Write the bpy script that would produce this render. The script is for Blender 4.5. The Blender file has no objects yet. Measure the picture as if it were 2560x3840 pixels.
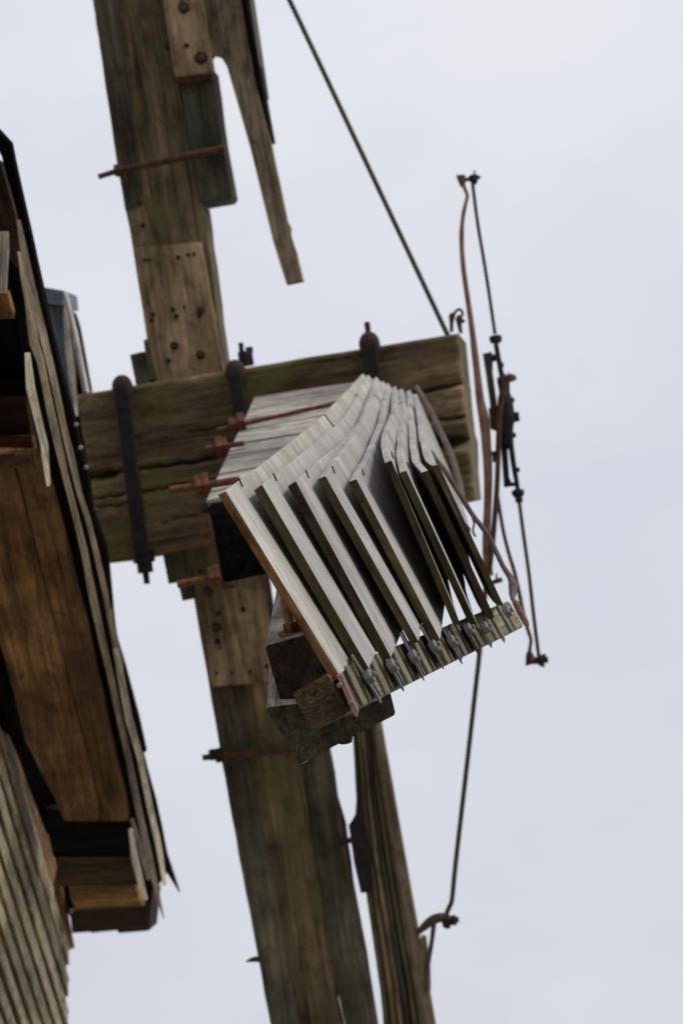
import bpy, bmesh, math, random
from mathutils import Vector, Matrix, noise
random.seed(7)
SC = bpy.context.scene
COL = SC.collection

# ---------------------------------------------------------------- camera
F = 10000.0                      # focal length in pixels of the 2560 x 3840 photograph
def nrm(v): return Vector(v).normalized()
E_c = nrm((720, -7580, -10000))  # world +Y (level, away along the mill front) seen in camera axes
S_c = nrm((0.983, 0.162, 0.085)) # windshaft direction in camera axes
X_c = (S_c - E_c * S_c.dot(E_c)).normalized()
Z_c = X_c.cross(E_c).normalized()
M = Matrix((X_c, E_c, Z_c))      # camera vector -> world vector
CAM = Vector((0, 0, 1.65))
cam_d = bpy.data.cameras.new("camera")
cam = bpy.data.objects.new("camera", cam_d)
COL.objects.link(cam)
cam.matrix_world = Matrix.Translation(CAM) @ M.to_4x4()
cam_d.sensor_fit = 'VERTICAL'
cam_d.sensor_height = 36
cam_d.sensor_width = 24
cam_d.lens = F / 3840 * 36
cam_d.clip_start = 0.1
cam_d.clip_end = 2000
cam_d.dof.use_dof = True
cam_d.dof.focus_distance = 4.55
cam_d.dof.aperture_fstop = 8.0
SC.camera = cam

# ---------------------------------------------------------------- light
sun_c = nrm((0.58, 0.80, 0.0))
sun_w = M @ sun_c
sun_el = math.asin(sun_w.z)
sun_az = math.atan2(sun_w.x, sun_w.y)
W = bpy.data.worlds.new("World"); SC.world = W; W.use_nodes = True
nt = W.node_tree; nt.nodes.clear()
def N(t, **k):
    n = nt.nodes.new(t)
    for a, b in k.items(): setattr(n, a, b)
    return n
out = N('ShaderNodeOutputWorld')
sky = N('ShaderNodeTexSky', sky_type='NISHITA', sun_disc=False)
sky.sun_elevation = sun_el; sky.sun_rotation = sun_az
bg1 = N('ShaderNodeBackground'); bg1.inputs[1].default_value = 0.08
nt.links.new(sky.outputs[0], bg1.inputs[0])
tc = N('ShaderNodeTexCoord')
sep = N('ShaderNodeSeparateXYZ'); nt.links.new(tc.outputs['Generated'], sep.inputs[0])
grad = N('ShaderNodeMapRange'); grad.inputs[1].default_value = 0.0; grad.inputs[2].default_value = 1.0
grad.inputs[3].default_value = 0.79; grad.inputs[4].default_value = 1.22
nt.links.new(sep.outputs[2], grad.inputs[0])
mp = N('ShaderNodeMapping'); mp.inputs['Scale'].default_value = (5, 5, 9); mp.inputs['Rotation'].default_value = (0.3, 0.5, 0.2)
nt.links.new(tc.outputs['Generated'], mp.inputs[0])
nz = N('ShaderNodeTexNoise'); nz.inputs['Scale'].default_value = 1.3; nz.inputs['Detail'].default_value = 4
nt.links.new(mp.outputs[0], nz.inputs['Vector'])
rmp = N('ShaderNodeValToRGB')
rmp.color_ramp.elements[0].position = 0.32; rmp.color_ramp.elements[0].color = (0.665, 0.688, 0.775, 1)
rmp.color_ramp.elements[1].position = 0.68; rmp.color_ramp.elements[1].color = (0.77, 0.778, 0.822, 1)
nt.links.new(nz.outputs[0], rmp.inputs[0])
bg2 = N('ShaderNodeBackground')
nt.links.new(rmp.outputs[0], bg2.inputs[0]); nt.links.new(grad.outputs[0], bg2.inputs[1])
mix = N('ShaderNodeMixShader'); mix.inputs[0].default_value = 0.94
nt.links.new(bg1.outputs[0], mix.inputs[1]); nt.links.new(bg2.outputs[0], mix.inputs[2])
nt.links.new(mix.outputs[0], out.inputs[0])
sd = bpy.data.lights.new("sun", 'SUN'); sd.energy = 1.5; sd.angle = math.radians(14); sd.color = (1.0, 0.97, 0.93)
so = bpy.data.objects.new("sun", sd); COL.objects.link(so)
so.rotation_euler = sun_w.to_track_quat('Z', 'Y').to_euler()
so.location = (0, 0, 30)
SC.view_settings.view_transform = 'Standard'
SC.view_settings.look = 'None'
SC.view_settings.gamma = 1
SC.view_settings.exposure = 0
SC.view_settings.use_curve_mapping = False

# ---------------------------------------------------------------- materials
def wood(name, c1, c2, moss=(0.06, 0.065, 0.02), moss_amt=0.3, crack=0.5, bump=0.35, k=1.0, ring=0.0, rough=0.85, lichen=0.0, blot=0.8, spec=0.15, streak=0.75):
    m = bpy.data.materials.new(name); m.use_nodes = True
    t = m.node_tree; b = t.nodes['Principled BSDF']; L = t.links.new
    def n(tp, **kw):
        x = t.nodes.new(tp)
        for a, v in kw.items(): setattr(x, a, v)
        return x
    tc = n('ShaderNodeTexCoord'); oi = n('ShaderNodeObjectInfo')
    add = n('ShaderNodeVectorMath', operation='MULTIPLY_ADD')
    comb = n('ShaderNodeCombineXYZ')
    for i in range(3): L(oi.outputs['Random'], comb.inputs[i])
    L(comb.outputs[0], add.inputs[0]); add.inputs[1].default_value = (17.3, 31.7, 53.1)
    L(tc.outputs['Object'], add.inputs[2])
    def noise_tex(scale, det=5, dist=0.0, rgh=0.55):
        mpn = n('ShaderNodeMapping'); mpn.inputs['Scale'].default_value = scale
        L(add.outputs[0], mpn.inputs[0])
        x = n('ShaderNodeTexNoise'); x.inputs['Scale'].default_value = 1.0
        x.inputs['Detail'].default_value = det; x.inputs['Distortion'].default_value = dist
        x.inputs['Roughness'].default_value = rgh
        L(mpn.outputs[0], x.inputs['Vector']); return x.outputs[0]
    def ramp(src, p0, p1, a=(0, 0, 0, 1), c=(1, 1, 1, 1)):
        r = n('ShaderNodeValToRGB'); e = r.color_ramp.elements
        e[0].position = p0; e[0].color = a; e[1].position = p1; e[1].color = c
        L(src, r.inputs[0]); return r.outputs[0]
    def mixc(fac, a, c, blend='MIX', f=None):
        x = n('ShaderNodeMix', data_type='RGBA', blend_type=blend)
        if fac is not None: L(fac, x.inputs[0])
        else: x.inputs[0].default_value = f
        for s, i in ((a, 6), (c, 7)):
            if isinstance(s, tuple): x.inputs[i].default_value = s + (1,) if len(s) == 3 else s
            else: L(s, x.inputs[i])
        return x.outputs[2]
    broad = noise_tex((1.6 * k, 9 * k, 9 * k), 6, 0.6)
    grain = noise_tex((4 * k, 130 * k, 130 * k), 4, 0.3, 0.65)
    crackn = noise_tex((1.3 * k, 34 * k, 34 * k), 3, 0.9, 0.5)
    spots = noise_tex((5 * k, 6 * k, 6 * k), 5, 0.2, 0.6)
    spots2 = noise_tex((2.1 * k, 3.1 * k, 3.1 * k), 4, 0.2, 0.6)
    col = ramp(broad, 0.30, 0.70, c1 + (1,), c2 + (1,))
    g = ramp(grain, 0.25, 0.72, (0.62, 0.60, 0.57, 1), (1.12, 1.12, 1.12, 1))
    col = mixc(None, col, g, 'MULTIPLY', 1.0)
    blot_ = ramp(spots2, 0.36, 0.62, (0.50, 0.47, 0.47, 1), (1.2, 1.17, 1.12, 1))
    col = mixc(None, col, blot_, 'MULTIPLY', blot)
    st = noise_tex((2.6 * k, 46 * k, 46 * k), 6, 0.9, 0.68)
    st_ = ramp(st, 0.36, 0.62, (0.30, 0.285, 0.27, 1), (1.40, 1.37, 1.3, 1))
    sp = noise_tex((13 * k, 22 * k, 22 * k), 5, 0.5, 0.7)
    sp_ = ramp(sp, 0.34, 0.52, (0.40, 0.385, 0.37, 1), (1.12, 1.12, 1.1, 1))
    col = mixc(None, col, sp_, 'MULTIPLY', streak)
    col = mixc(None, col, st_, 'MULTIPLY', streak)
    hgt = grain
    if ring > 0:
        mpn = n('ShaderNodeMapping'); mpn.inputs['Scale'].default_value = (0.55, 1.0, 1.0)
        L(add.outputs[0], mpn.inputs[0])
        wv = n('ShaderNodeTexWave', wave_type='BANDS', bands_direction='Y'); wv.inputs['Scale'].default_value = 34 * k
        wv.inputs['Distortion'].default_value = 9; wv.inputs['Detail'].default_value = 3
        wv.inputs['Detail Scale'].default_value = 0.35
        L(mpn.outputs[0], wv.inputs['Vector'])
        rr = ramp(wv.outputs[1], 0.05, 0.5, (0.60, 0.58, 0.56, 1), (1.04, 1.04, 1.04, 1))
        col = mixc(None, col, rr, 'MULTIPLY', ring)
    ck = ramp(crackn, 0.30, 0.37)
    ckc = ramp(crackn, 0.30, 0.37, (0.25, 0.22, 0.2, 1), (1, 1, 1, 1))
    col = mixc(None, col, ckc, 'MULTIPLY', crack)
    if moss_amt > 0:
        mf = ramp(spots, 0.62 - 0.3 * moss_amt, 0.80 - 0.2 * moss_amt)
        mm = n('ShaderNodeMath', operation='MULTIPLY'); L(mf, mm.inputs[0]); mm.inputs[1].default_value = min(1, 0.35 + moss_amt)
        col = mixc(mm.outputs[0], col, moss)
    if lichen > 0:
        ln = noise_tex((26 * k, 26 * k, 26 * k), 5, 0.3, 0.7)
        lf = ramp(ln, 0.66, 0.74)
        mm = n('ShaderNodeMath', operation='MULTIPLY'); L(lf, mm.inputs[0]); mm.inputs[1].default_value = lichen
        col = mixc(mm.outputs[0], col, (0.46, 0.45, 0.38))
    L(col, b.inputs['Base Color'])
    b.inputs['Roughness'].default_value = rough
    b.inputs['Specular IOR Level'].default_value = spec
    bp = n('ShaderNodeBump'); bp.inputs['Strength'].default_value = bump; bp.inputs['Distance'].default_value = 0.004
    L(hgt, bp.inputs['Height'])
    bp2 = n('ShaderNodeBump'); bp2.inputs['Strength'].default_value = crack * 0.9; bp2.inputs['Distance'].default_value = 0.008
    L(ck, bp2.inputs['Height']); L(bp.outputs[0], bp2.inputs['Normal']); L(bp2.outputs[0], b.inputs['Normal'])
    return m

def metal(name, c1, c2, rough=0.6, metallic=0.3, sc=40, bump=0.3):
    m = bpy.data.materials.new(name); m.use_nodes = True
    t = m.node_tree; b = t.nodes['Principled BSDF']; L = t.links.new
    b.inputs['Specular IOR Level'].default_value = 0.25
    tc = t.nodes.new('ShaderNodeTexCoord'); x = t.nodes.new('ShaderNodeTexNoise')
    x.inputs['Scale'].default_value = sc; x.inputs['Detail'].default_value = 6; x.inputs['Roughness'].default_value = 0.65
    L(tc.outputs['Object'], x.inputs['Vector'])
    r = t.nodes.new('ShaderNodeValToRGB'); e = r.color_ramp.elements
    e[0].position = 0.34; e[0].color = c1 + (1,); e[1].position = 0.66; e[1].color = c2 + (1,)
    L(x.outputs[0], r.inputs[0]); L(r.outputs[0], b.inputs['Base Color'])
    b.inputs['Roughness'].default_value = rough; b.inputs['Metallic'].default_value = metallic
    bp = t.nodes.new('ShaderNodeBump'); bp.inputs['Strength'].default_value = bump; bp.inputs['Distance'].default_value = 0.003
    L(x.outputs[0], bp.inputs['Height']); L(bp.outputs[0], b.inputs['Normal'])
    return m

MT = dict(
    shaft=wood('shaft_oak', (0.130, 0.094, 0.064), (0.295, 0.220, 0.148), moss=(0.130, 0.135, 0.045), moss_amt=0.55, crack=0.5, k=0.8, blot=1.0),
    shaftend=wood('shaft_end_grain', (0.075, 0.058, 0.036), (0.17, 0.130, 0.080), moss=(0.06, 0.06, 0.026), moss_amt=0.35, crack=0.8, k=1.2),  # darker end grain, also toned down because the sun pales this face
    stock=wood('stock_wood', (0.145, 0.108, 0.073), (0.30, 0.230, 0.152), moss=(0.115, 0.125, 0.058), moss_amt=0.55, crack=0.7, k=0.8, blot=1.0),
    stockgreen=wood('green_stained_wood', (0.10, 0.098, 0.076), (0.20, 0.185, 0.140), moss=(0.072, 0.082, 0.055), moss_amt=0.5, crack=0.5, k=0.8, blot=1.0),
    plank=wood('worn_plank', (0.28, 0.21, 0.14), (0.52, 0.40, 0.275), moss=(0.13, 0.12, 0.055), moss_amt=0.35, crack=0.5, blot=1.0),
    whip=wood('grey_brown_wood', (0.23, 0.185, 0.14), (0.36, 0.295, 0.225), moss=(0.12, 0.11, 0.05), moss_amt=0.2, crack=0.4),
    grey=wood('bleached_wood', (0.40, 0.39, 0.37), (0.60, 0.585, 0.56), moss=(0.30, 0.27, 0.22), moss_amt=0.12, crack=0.75, k=1.0, bump=0.5),
    greybrown=wood('grey_brown_beam', (0.27, 0.245, 0.21), (0.43, 0.40, 0.355), moss=(0.22, 0.20, 0.13), moss_amt=0.2, crack=0.75, k=1.0, bump=0.5),
    slat=wood('weathered_slat', (0.46, 0.452, 0.445), (0.65, 0.642, 0.635), moss=(0.42, 0.40, 0.33), moss_amt=0.14, crack=0.25, k=1.2, ring=0.85, bump=0.45, blot=0.4, streak=0.28),
    slat1=wood('yellowed_slat', (0.46, 0.45, 0.415), (0.65, 0.64, 0.595), moss=(0.42, 0.405, 0.26), moss_amt=0.3, crack=0.25, k=1.2, ring=0.7, bump=0.45, blot=0.3, streak=0.4),
    slatback=wood('mossy_shade_underside', (0.040, 0.038, 0.026), (0.085, 0.078, 0.052), moss=(0.04, 0.05, 0.02), moss_amt=0.5, crack=0.4, k=1.2),  # mossy underside, darkened to deepen the shade between the slats
    slatend=wood('mossy_end_grain', (0.060, 0.050, 0.028), (0.145, 0.115, 0.060), moss=(0.058, 0.066, 0.018), moss_amt=0.5, crack=0.6, k=1.6, ring=0.6, lichen=0.2),
    freshend=wood('fresh_end_grain', (0.27, 0.135, 0.055), (0.42, 0.23, 0.11), moss=(0.28, 0.20, 0.10), moss_amt=0.15, crack=0.4, k=1.6, ring=0.6),
    darkend=wood('dark_end_grain', (0.080, 0.058, 0.040), (0.18, 0.135, 0.090), moss=(0.05, 0.05, 0.025), moss_amt=0.3, crack=0.9, k=1.5, ring=0.5, lichen=0.3),
    whipend=wood('black_brown_end_grain', (0.040, 0.028, 0.024), (0.105, 0.070, 0.055), moss=(0.035, 0.030, 0.022), moss_amt=0.2, crack=0.9, k=1.5, ring=0.5, lichen=0.12),
    crossend=wood('brown_end_grain', (0.105, 0.068, 0.044), (0.22, 0.150, 0.098), moss=(0.085, 0.075, 0.04), moss_amt=0.2, crack=0.8, k=1.5, ring=0.6, lichen=0.12),
    backend=wood('green_black_end_grain', (0.058, 0.056, 0.040), (0.130, 0.118, 0.080), moss=(0.06, 0.062, 0.034), moss_amt=0.15, crack=0.8, k=1.5, ring=0.5, lichen=0.04),
    barwood=wood('crossbar_wood', (0.19, 0.185, 0.14), (0.35, 0.345, 0.275), moss=(0.20, 0.20, 0.06), moss_amt=0.35, crack=0.6, k=1.6, lichen=0.3, bump=0.6),
    eave=wood('eave_board', (0.20, 0.112, 0.050), (0.44, 0.255, 0.118), moss=(0.10, 0.06, 0.035), moss_amt=0.6, crack=0.4, k=0.7, blot=1.0),
    eavedark=wood('eave_beam', (0.055, 0.035, 0.024), (0.115, 0.072, 0.045), moss=(0.05, 0.045, 0.03), moss_amt=0.4, crack=0.4, k=0.7),
    shingle=wood('shingle_edge', (0.24, 0.19, 0.135), (0.44, 0.37, 0.28), moss=(0.30, 0.26, 0.16), moss_amt=0.25, crack=0.4, k=0.8),
    clad=wood('cladding_board', (0.68, 0.60, 0.47), (0.84, 0.78, 0.66), moss=(0.42, 0.33, 0.18), moss_amt=0.3, crack=0.3, k=0.8),
    black=wood('tarred_and_shade_black', (0.006, 0.006, 0.007), (0.018, 0.016, 0.017), moss=(0.012, 0.012, 0.012), moss_amt=0.2, crack=0.3, rough=0.9, spec=0.04),  # tarred wood, also used as painted shade in the cavity and gaps
    blue=wood('blue_grey_paint', (0.19, 0.25, 0.34), (0.26, 0.33, 0.43), moss=(0.17, 0.22, 0.28), moss_amt=0.2, crack=0.1, bump=0.1, rough=0.5),
    palepaint=wood('pale_paint', (0.52, 0.51, 0.51), (0.64, 0.63, 0.63), moss=(0.40, 0.39, 0.38), moss_amt=0.2, crack=0.1, bump=0.1, rough=0.5),
    iron=metal('black_iron', (0.010, 0.009, 0.010), (0.032, 0.026, 0.026), 0.65, 0.0),
    nutiron=metal('rusty_black_iron', (0.022, 0.015, 0.014), (0.070, 0.040, 0.032), 0.8, 0.0, sc=55, bump=0.5),
    rustdark=metal('dark_rust', (0.045, 0.022, 0.016), (0.12, 0.060, 0.040), 0.8, 0.1),
    rust=metal('rust', (0.070, 0.027, 0.017), (0.22, 0.088, 0.044), 0.85, 0.0, sc=60),
    redrod=metal('red_lead_rod', (0.16, 0.080, 0.060), (0.33, 0.180, 0.140), 0.7, 0.05, sc=25),
    brownrod=metal('brown_rod', (0.065, 0.042, 0.036), (0.145, 0.100, 0.084), 0.6, 0.2, sc=30),
    olive=metal('olive_rod', (0.055, 0.052, 0.032), (0.10, 0.095, 0.060), 0.55, 0.3, sc=7),
    steel=metal('galvanised_steel', (0.12, 0.125, 0.13), (0.24, 0.245, 0.25), 0.5, 0.4, sc=50, bump=0.15),
    pink=metal('pink_plate', (0.30, 0.16, 0.14), (0.42, 0.25, 0.22), 0.6, 0.1),
    hole=metal('bolt_hole', (0.012, 0.010, 0.009), (0.03, 0.025, 0.02), 0.9, 0.0),
)

# ---------------------------------------------------------------- helpers
def P(u, v, z):
    """point seen at photo pixel u, v at z metres in front of the lens"""
    return CAM + M @ Vector(((u - 1280) / F * z, (1920 - v) / F * z, -z))
def cdir(x, y, z): return (M @ Vector((x, y, z))).normalized()
def vp(u, v): return (M @ Vector(((u - 1280) / F, (1920 - v) / F, -1.0))).normalized()
BACK = cdir(0.10, 0.0, -1)       # square to the windshaft, away from the lens
UPI = cdir(-0.15, 1, 0)          # along the upright sails
SHX = M @ S_c
VIEW = cdir(0, 0, -1)

def thing(name, label, cat, loc, group=None):
    o = bpy.data.objects.new(name, None); COL.objects.link(o)
    o.location = loc; o['label'] = label; o['category'] = cat
    if group: o['group'] = group
    o.empty_display_size = 0.1
    return o

def wmat(o):
    m = o.matrix_basis.copy()
    while o.parent:
        o = o.parent; m = o.matrix_basis @ m
    return m

def link(name, me, parent, mat4, mats, label=None):
    o = bpy.data.objects.new(name, me); COL.objects.link(o)
    if parent is not None:
        o.parent = parent
        # matrix_basis holds the local transform, so the parent inverse stays identity
        o.matrix_basis = wmat(parent).inverted() @ mat4
    else:
        o.matrix_basis = mat4
    for m in (mats if isinstance(mats, (list, tuple)) else [mats]): me.materials.append(m)
    if label: o['label'] = label
    return o

def frame(org, x, y):
    x = Vector(x).normalized(); y = Vector(y); y = (y - x * y.dot(x)).normalized(); z = x.cross(y)
    m = Matrix((x, y, z)).transposed().to_4x4(); m.translation = org
    return m

def finish(bm, name, smooth=False, ang=None):
    bmesh.ops.recalc_face_normals(bm, faces=bm.faces)
    me = bpy.data.meshes.new(name); bm.to_mesh(me); bm.free()
    if smooth:
        for p in me.polygons: p.use_smooth = True
        if ang:
            me.set_sharp_from_angle(angle=math.radians(ang))
    return me

def timber(name, qa, qb, mats, parent, seg=6, bev=0.004, jit=0.002, xaxis=None, endmat=None, label=None, endb=None, backmat=None, secf=None):
    """a sawn piece lofted from quad qa to quad qb (world points, same winding)"""
    qa = [Vector(p) for p in qa]; qb = [Vector(p) for p in qb]
    ca = sum(qa, Vector()) / 4; cb = sum(qb, Vector()) / 4
    ax = (cb - ca) if xaxis is None else Vector(xaxis)
    m = frame((ca + cb) / 2, ax, (qa[1] - qa[0]) if xaxis is None else (cb - ca))
    inv = m.inverted(); bm = bmesh.new(); sd = random.random() * 100
    rings = []
    for s in range(seg + 1):
        f = s / seg
        q = [Vector(p) for p in secf(f)] if secf else [a.lerp(b, f) for a, b in zip(qa, qb)]
        ring = []
        for i in range(4):
            p, pr, nx = q[i], q[i - 1], q[(i + 1) % 4]
            for o in (pr, nx):
                d = o - p; c = min(bev, d.length * 0.3)
                w = p + d.normalized() * c
                w = w + noise.noise_vector(w * 6 + Vector((sd, 0, 0))) * jit
                ring.append(bm.verts.new(inv @ w))
        rings.append(ring)
    for a, b in zip(rings, rings[1:]):
        for i in range(8):
            bm.faces.new((a[i], a[(i + 1) % 8], b[(i + 1) % 8], b[i]))
    fa = bm.faces.new(rings[0][::-1]); fb = bm.faces.new(rings[-1])
    bm.faces.ensure_lookup_table()
    ms = [mats]
    if endmat: ms.append(endmat); fa.material_index = 1; fb.material_index = 1 if endb is None else 0
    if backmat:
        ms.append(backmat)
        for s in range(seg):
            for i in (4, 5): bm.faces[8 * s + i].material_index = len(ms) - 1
    return link(name, finish(bm, name), parent, m, ms, label)

def box_along(name, p0, p1, w, h, side, mats, parent, **kw):
    p0 = Vector(p0); p1 = Vector(p1); x = (p1 - p0).normalized(); y = Vector(side); y = (y - x * y.dot(x)).normalized(); z = x.cross(y)
    c = [(-w / 2, -h / 2), (w / 2, -h / 2), (w / 2, h / 2), (-w / 2, h / 2)]
    return timber(name, [p0 + y * a + z * b for a, b in c], [p1 + y * a + z * b for a, b in c], mats, parent, **kw)

def prism(name, px, z, depth, mats, parent, axis=(0.165, 1), wob=1.5, step=70, d=None, bev=0.004, label=None):
    """a piece whose outline is px (photo pixels, z metres away or a function of u, v) and which runs depth metres along d"""
    zf = z if callable(z) else (lambda u, v: z)
    d = BACK if d is None else d
    pts = []; sd = random.random() * 50
    for (a, b) in zip(px, px[1:] + px[:1]):
        l = math.hypot(b[0] - a[0], b[1] - a[1]); k = max(1, int(l / step)) if wob else 1
        for i in range(k):
            f = i / k; u = a[0] + (b[0] - a[0]) * f; v = a[1] + (b[1] - a[1]) * f
            if i and wob:
                nv = noise.noise(Vector((u * 0.013 + sd, v * 0.013, 0))) * wob * 2
                u += -(b[1] - a[1]) / l * nv; v += (b[0] - a[0]) / l * nv
            pts.append((u, v))
    W3 = [P(u, v, zf(u, v)) for u, v in pts]
    c = sum(W3, Vector()) / len(W3)
    cu = sum(p[0] for p in pts) / len(pts); cv = sum(p[1] for p in pts) / len(pts)
    ax = P(cu + axis[0] * 50, cv + axis[1] * 50, zf(cu + axis[0] * 50, cv + axis[1] * 50)) - P(cu, cv, zf(cu, cv))
    m = frame(c, ax, d); inv = m.inverted()
    bm = bmesh.new()
    va = [bm.verts.new(inv @ p) for p in W3]; vb = [bm.verts.new(inv @ (p + d * depth)) for p in W3]
    n = len(va)
    f = bm.faces.new(va); bm.faces.new(vb[::-1])
    for i in range(n): bm.faces.new((va[i], vb[i], vb[(i + 1) % n], va[(i + 1) % n]))
    if bev:
        bmesh.ops.bevel(bm, geom=list(f.edges), offset=bev, segments=1, affect='EDGES', clamp_overlap=True)
    return link(name, finish(bm, name), parent, m, mats, label)

def tube(name, pts, r, mats, parent, n=10, sx=1.0, hint=None, label=None, smooth_path=True):
    """a rod through world points; r a number or a list, sx flattens the section along hint"""
    pts = [Vector(p) for p in pts]
    rs = r if isinstance(r, (list, tuple)) else [r] * len(pts)
    if smooth_path and len(pts) > 2:
        np_, nr = [], []
        for i in range(len(pts) - 1):
            p0 = pts[max(0, i - 1)]; p1 = pts[i]; p2 = pts[i + 1]; p3 = pts[min(len(pts) - 1, i + 2)]
            for s in range(4):
                t = s / 4
                np_.append(0.5 * ((2 * p1) + (p2 - p0) * t + (2 * p0 - 5 * p1 + 4 * p2 - p3) * t * t + (-p0 + 3 * p1 - 3 * p2 + p3) * t ** 3))
                nr.append(rs[i] + (rs[i + 1] - rs[i]) * t)
        np_.append(pts[-1]); nr.append(rs[-1]); pts, rs = np_, nr
    m = frame(pts[0], pts[-1] - pts[0], hint if hint is not None else VIEW); inv = m.inverted()
    bm = bmesh.new(); rings = []
    h = hint if hint is not None else VIEW
    for i, p in enumerate(pts):
        t = (pts[min(i + 1, len(pts) - 1)] - pts[max(i - 1, 0)]).normalized()
        y = (h - t * h.dot(t)).normalized(); z = t.cross(y)
        rings.append([bm.verts.new(inv @ (p + y * math.cos(a) * rs[i] * sx + z * math.sin(a) * rs[i])) for a in [2 * math.pi * k / n for k in range(n)]])
    for a, b in zip(rings, rings[1:]):
        for i in range(n): bm.faces.new((a[i], a[(i + 1) % n], b[(i + 1) % n], b[i]))
    bm.faces.new(rings[0][::-1]); bm.faces.new(rings[-1])
    return link(name, finish(bm, name, True, 50), parent, m, mats, label)

def lathe(name, p, axis, prof, mats, parent, n=18, smooth=True, label=None, squash=None):
    """profile (distance along axis, radius) turned about axis through p"""
    axis = Vector(axis).normalized(); side = VIEW if abs(axis.dot(VIEW)) < 0.9 else UPI
    m = frame(p, axis, side); bm = bmesh.new(); rings = []
    for x, r in prof:
        rings.append([bm.verts.new((x, r * math.cos(a), r * math.sin(a))) for a in [2 * math.pi * k / n for k in range(n)]])
    for a, b in zip(rings, rings[1:]):
        for i in range(n): bm.faces.new((a[i], a[(i + 1) % n], b[(i + 1) % n], b[i]))
    bm.faces.new(rings[0][::-1]); bm.faces.new(rings[-1])
    return link(name, finish(bm, name, smooth, 40), parent, m, mats, label)

def hexnut(name, p, axis, r, l, mats, parent, label=None):
    return lathe(name, p, axis, [(-l / 2, r * 0.88), (-l / 2 + l * .12, r), (l / 2 - l * .12, r), (l / 2, r * 0.88)], mats, parent, n=6, smooth=False, label=label)
def squarenut(name, p, axis, r, l, mats, parent):
    return lathe(name, p, axis, [(-l / 2, r * 0.95), (-l / 2 + l * .1, r), (l / 2 - l * .1, r), (l / 2, r * 0.95)], mats, parent, n=4, smooth=False)

# ---------------------------------------------------------------- ground
def ground():
    bm = bmesh.new(); n = 64
    rings = []
    for r in (3, 8, 20, 60, 200, 900):
        rings.append([bm.verts.new((r * math.cos(2 * math.pi * k / n), r * math.sin(2 * math.pi * k / n), 0.06 * noise.noise(Vector((r, k * .3, 0))) if r < 100 else 0)) for k in range(n)])
    c = bm.verts.new((0, 0, 0))
    for k in range(n): bm.faces.new((c, rings[0][k], rings[0][(k + 1) % n]))
    for a, b in zip(rings, rings[1:]):
        for k in range(n): bm.faces.new((a[k], b[k], b[(k + 1) % n], a[(k + 1) % n]))
    m = bpy.data.materials.new('gravel_yard'); m.use_nodes = True
    t = m.node_tree; x = t.nodes.new('ShaderNodeTexNoise'); x.inputs['Scale'].default_value = 3; x.inputs['Detail'].default_value = 8
    tc = t.nodes.new('ShaderNodeTexCoord'); t.links.new(tc.outputs['Object'], x.inputs['Vector'])
    r = t.nodes.new('ShaderNodeValToRGB'); r.color_ramp.elements[0].color = (0.19, 0.175, 0.135, 1); r.color_ramp.elements[1].color = (0.30, 0.28, 0.225, 1)
    t.links.new(x.outputs[0], r.inputs[0]); t.links.new(r.outputs[0], t.nodes['Principled BSDF'].inputs['Base Color'])
    t.nodes['Principled BSDF'].inputs['Roughness'].default_value = 0.95
    o = link('ground', finish(bm, 'ground', True), None, Matrix.Identity(4), m)
    o['kind'] = 'structure'
ground()

# ---------------------------------------------------------------- tower cladding and cap eave
ZC = 7.7
def zE(k=1.0):
    return lambda u, v: ZC * k * 8000.0 / (9500.0 - v)
EAX = (0.23, 1)
UPB = cdir(0.12, 0.35, -1)
def zplane(u0, v0, z0, rx, rz):
    # distance function of the plane through a pixel's point that holds the level direction E and the direction (rx, 0, -rz)
    p0 = Vector(((u0 - 1280) / F * z0, (1920 - v0) / F * z0, -z0)); n = E_c.cross(Vector((rx, 0, -rz))); c = n.dot(p0)
    return lambda u, v: c / n.dot(Vector(((u - 1280) / F, (1920 - v) / F, -1.0)))
wall_z = zplane(266, 3560, 10.8, 0.034, 0.22)
tower = thing('mill_tower', 'mill tower wall of pale lapped weatherboards in the lower left corner', 'mill tower', P(100, 3700, 10))
def vline(u0, v0, v):     # pixel on the level line through u0, v0
    return u0 + (2000 - u0) * (v - v0) / (9500 - v0)
# lapped boards: each runs level, its lower edge stands proud of the next
for k in range(-4, 15):
    u0, v0 = 266 - 2.5 * k, 3560 + 118 * k
    if k < 0: u0, v0 = 262 + 22 * k, 3560 + 62 * k
    wd = 24
    vt = 2300
    a = (vline(u0, v0, vt), vt)
    def at(du, v): return (vline(u0 + du, v0, v), v)
    dark = k < -1  # upper boards lie in shadow, their shade painted as brown wood
    f = random.uniform(-1.5, 1.5)
    px = [at(-wd + 2 + f, vt), at(1 + f, vt), at(1 + f, v0), at(-9 + f, v0 + 6), at(-wd + 2 + f, v0 + 62)] if not dark else [at(-wd + 2 + f, vt), at(1 + f, vt), at(1 + f, v0), at(-wd + 2 + f, v0 - 30)]
    o = prism('board', px, (lambda u, v, q=random.uniform(.997, .999): wall_z(u, v) * q), 0.022, MT['clad'] if not dark else MT['eave'], tower, axis=EAX, wob=1.2, d=cdir(-0.75, 0.25, -0.7), bev=0.003)
prism('gap_backing', [(120, 2750), (205, 2750), (300, 3150), (290, 3420), (262, 3420), (200, 3400)], 11.4, 0.1, MT['black'], tower, axis=EAX, wob=0)  # black sheet added behind the boards to close a bright gap
# wall sheathing; its brown in the gaps stands in for the lap shadows
prism('sheathing', [(-420, 2350), (20, 2350), (225, 3300), (253, 3540), (240, 4200), (-420, 4200)], lambda u, v: wall_z(u, v) * 1.004, 0.05, MT['eave'], tower, axis=EAX, wob=0, d=cdir(-.9, .1, -.4))

cap = thing('mill_eaves', 'dark timber mill cap with brown eave board and layered shingle edges at left', 'mill cap', P(250, 2400, 8.5))
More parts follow.
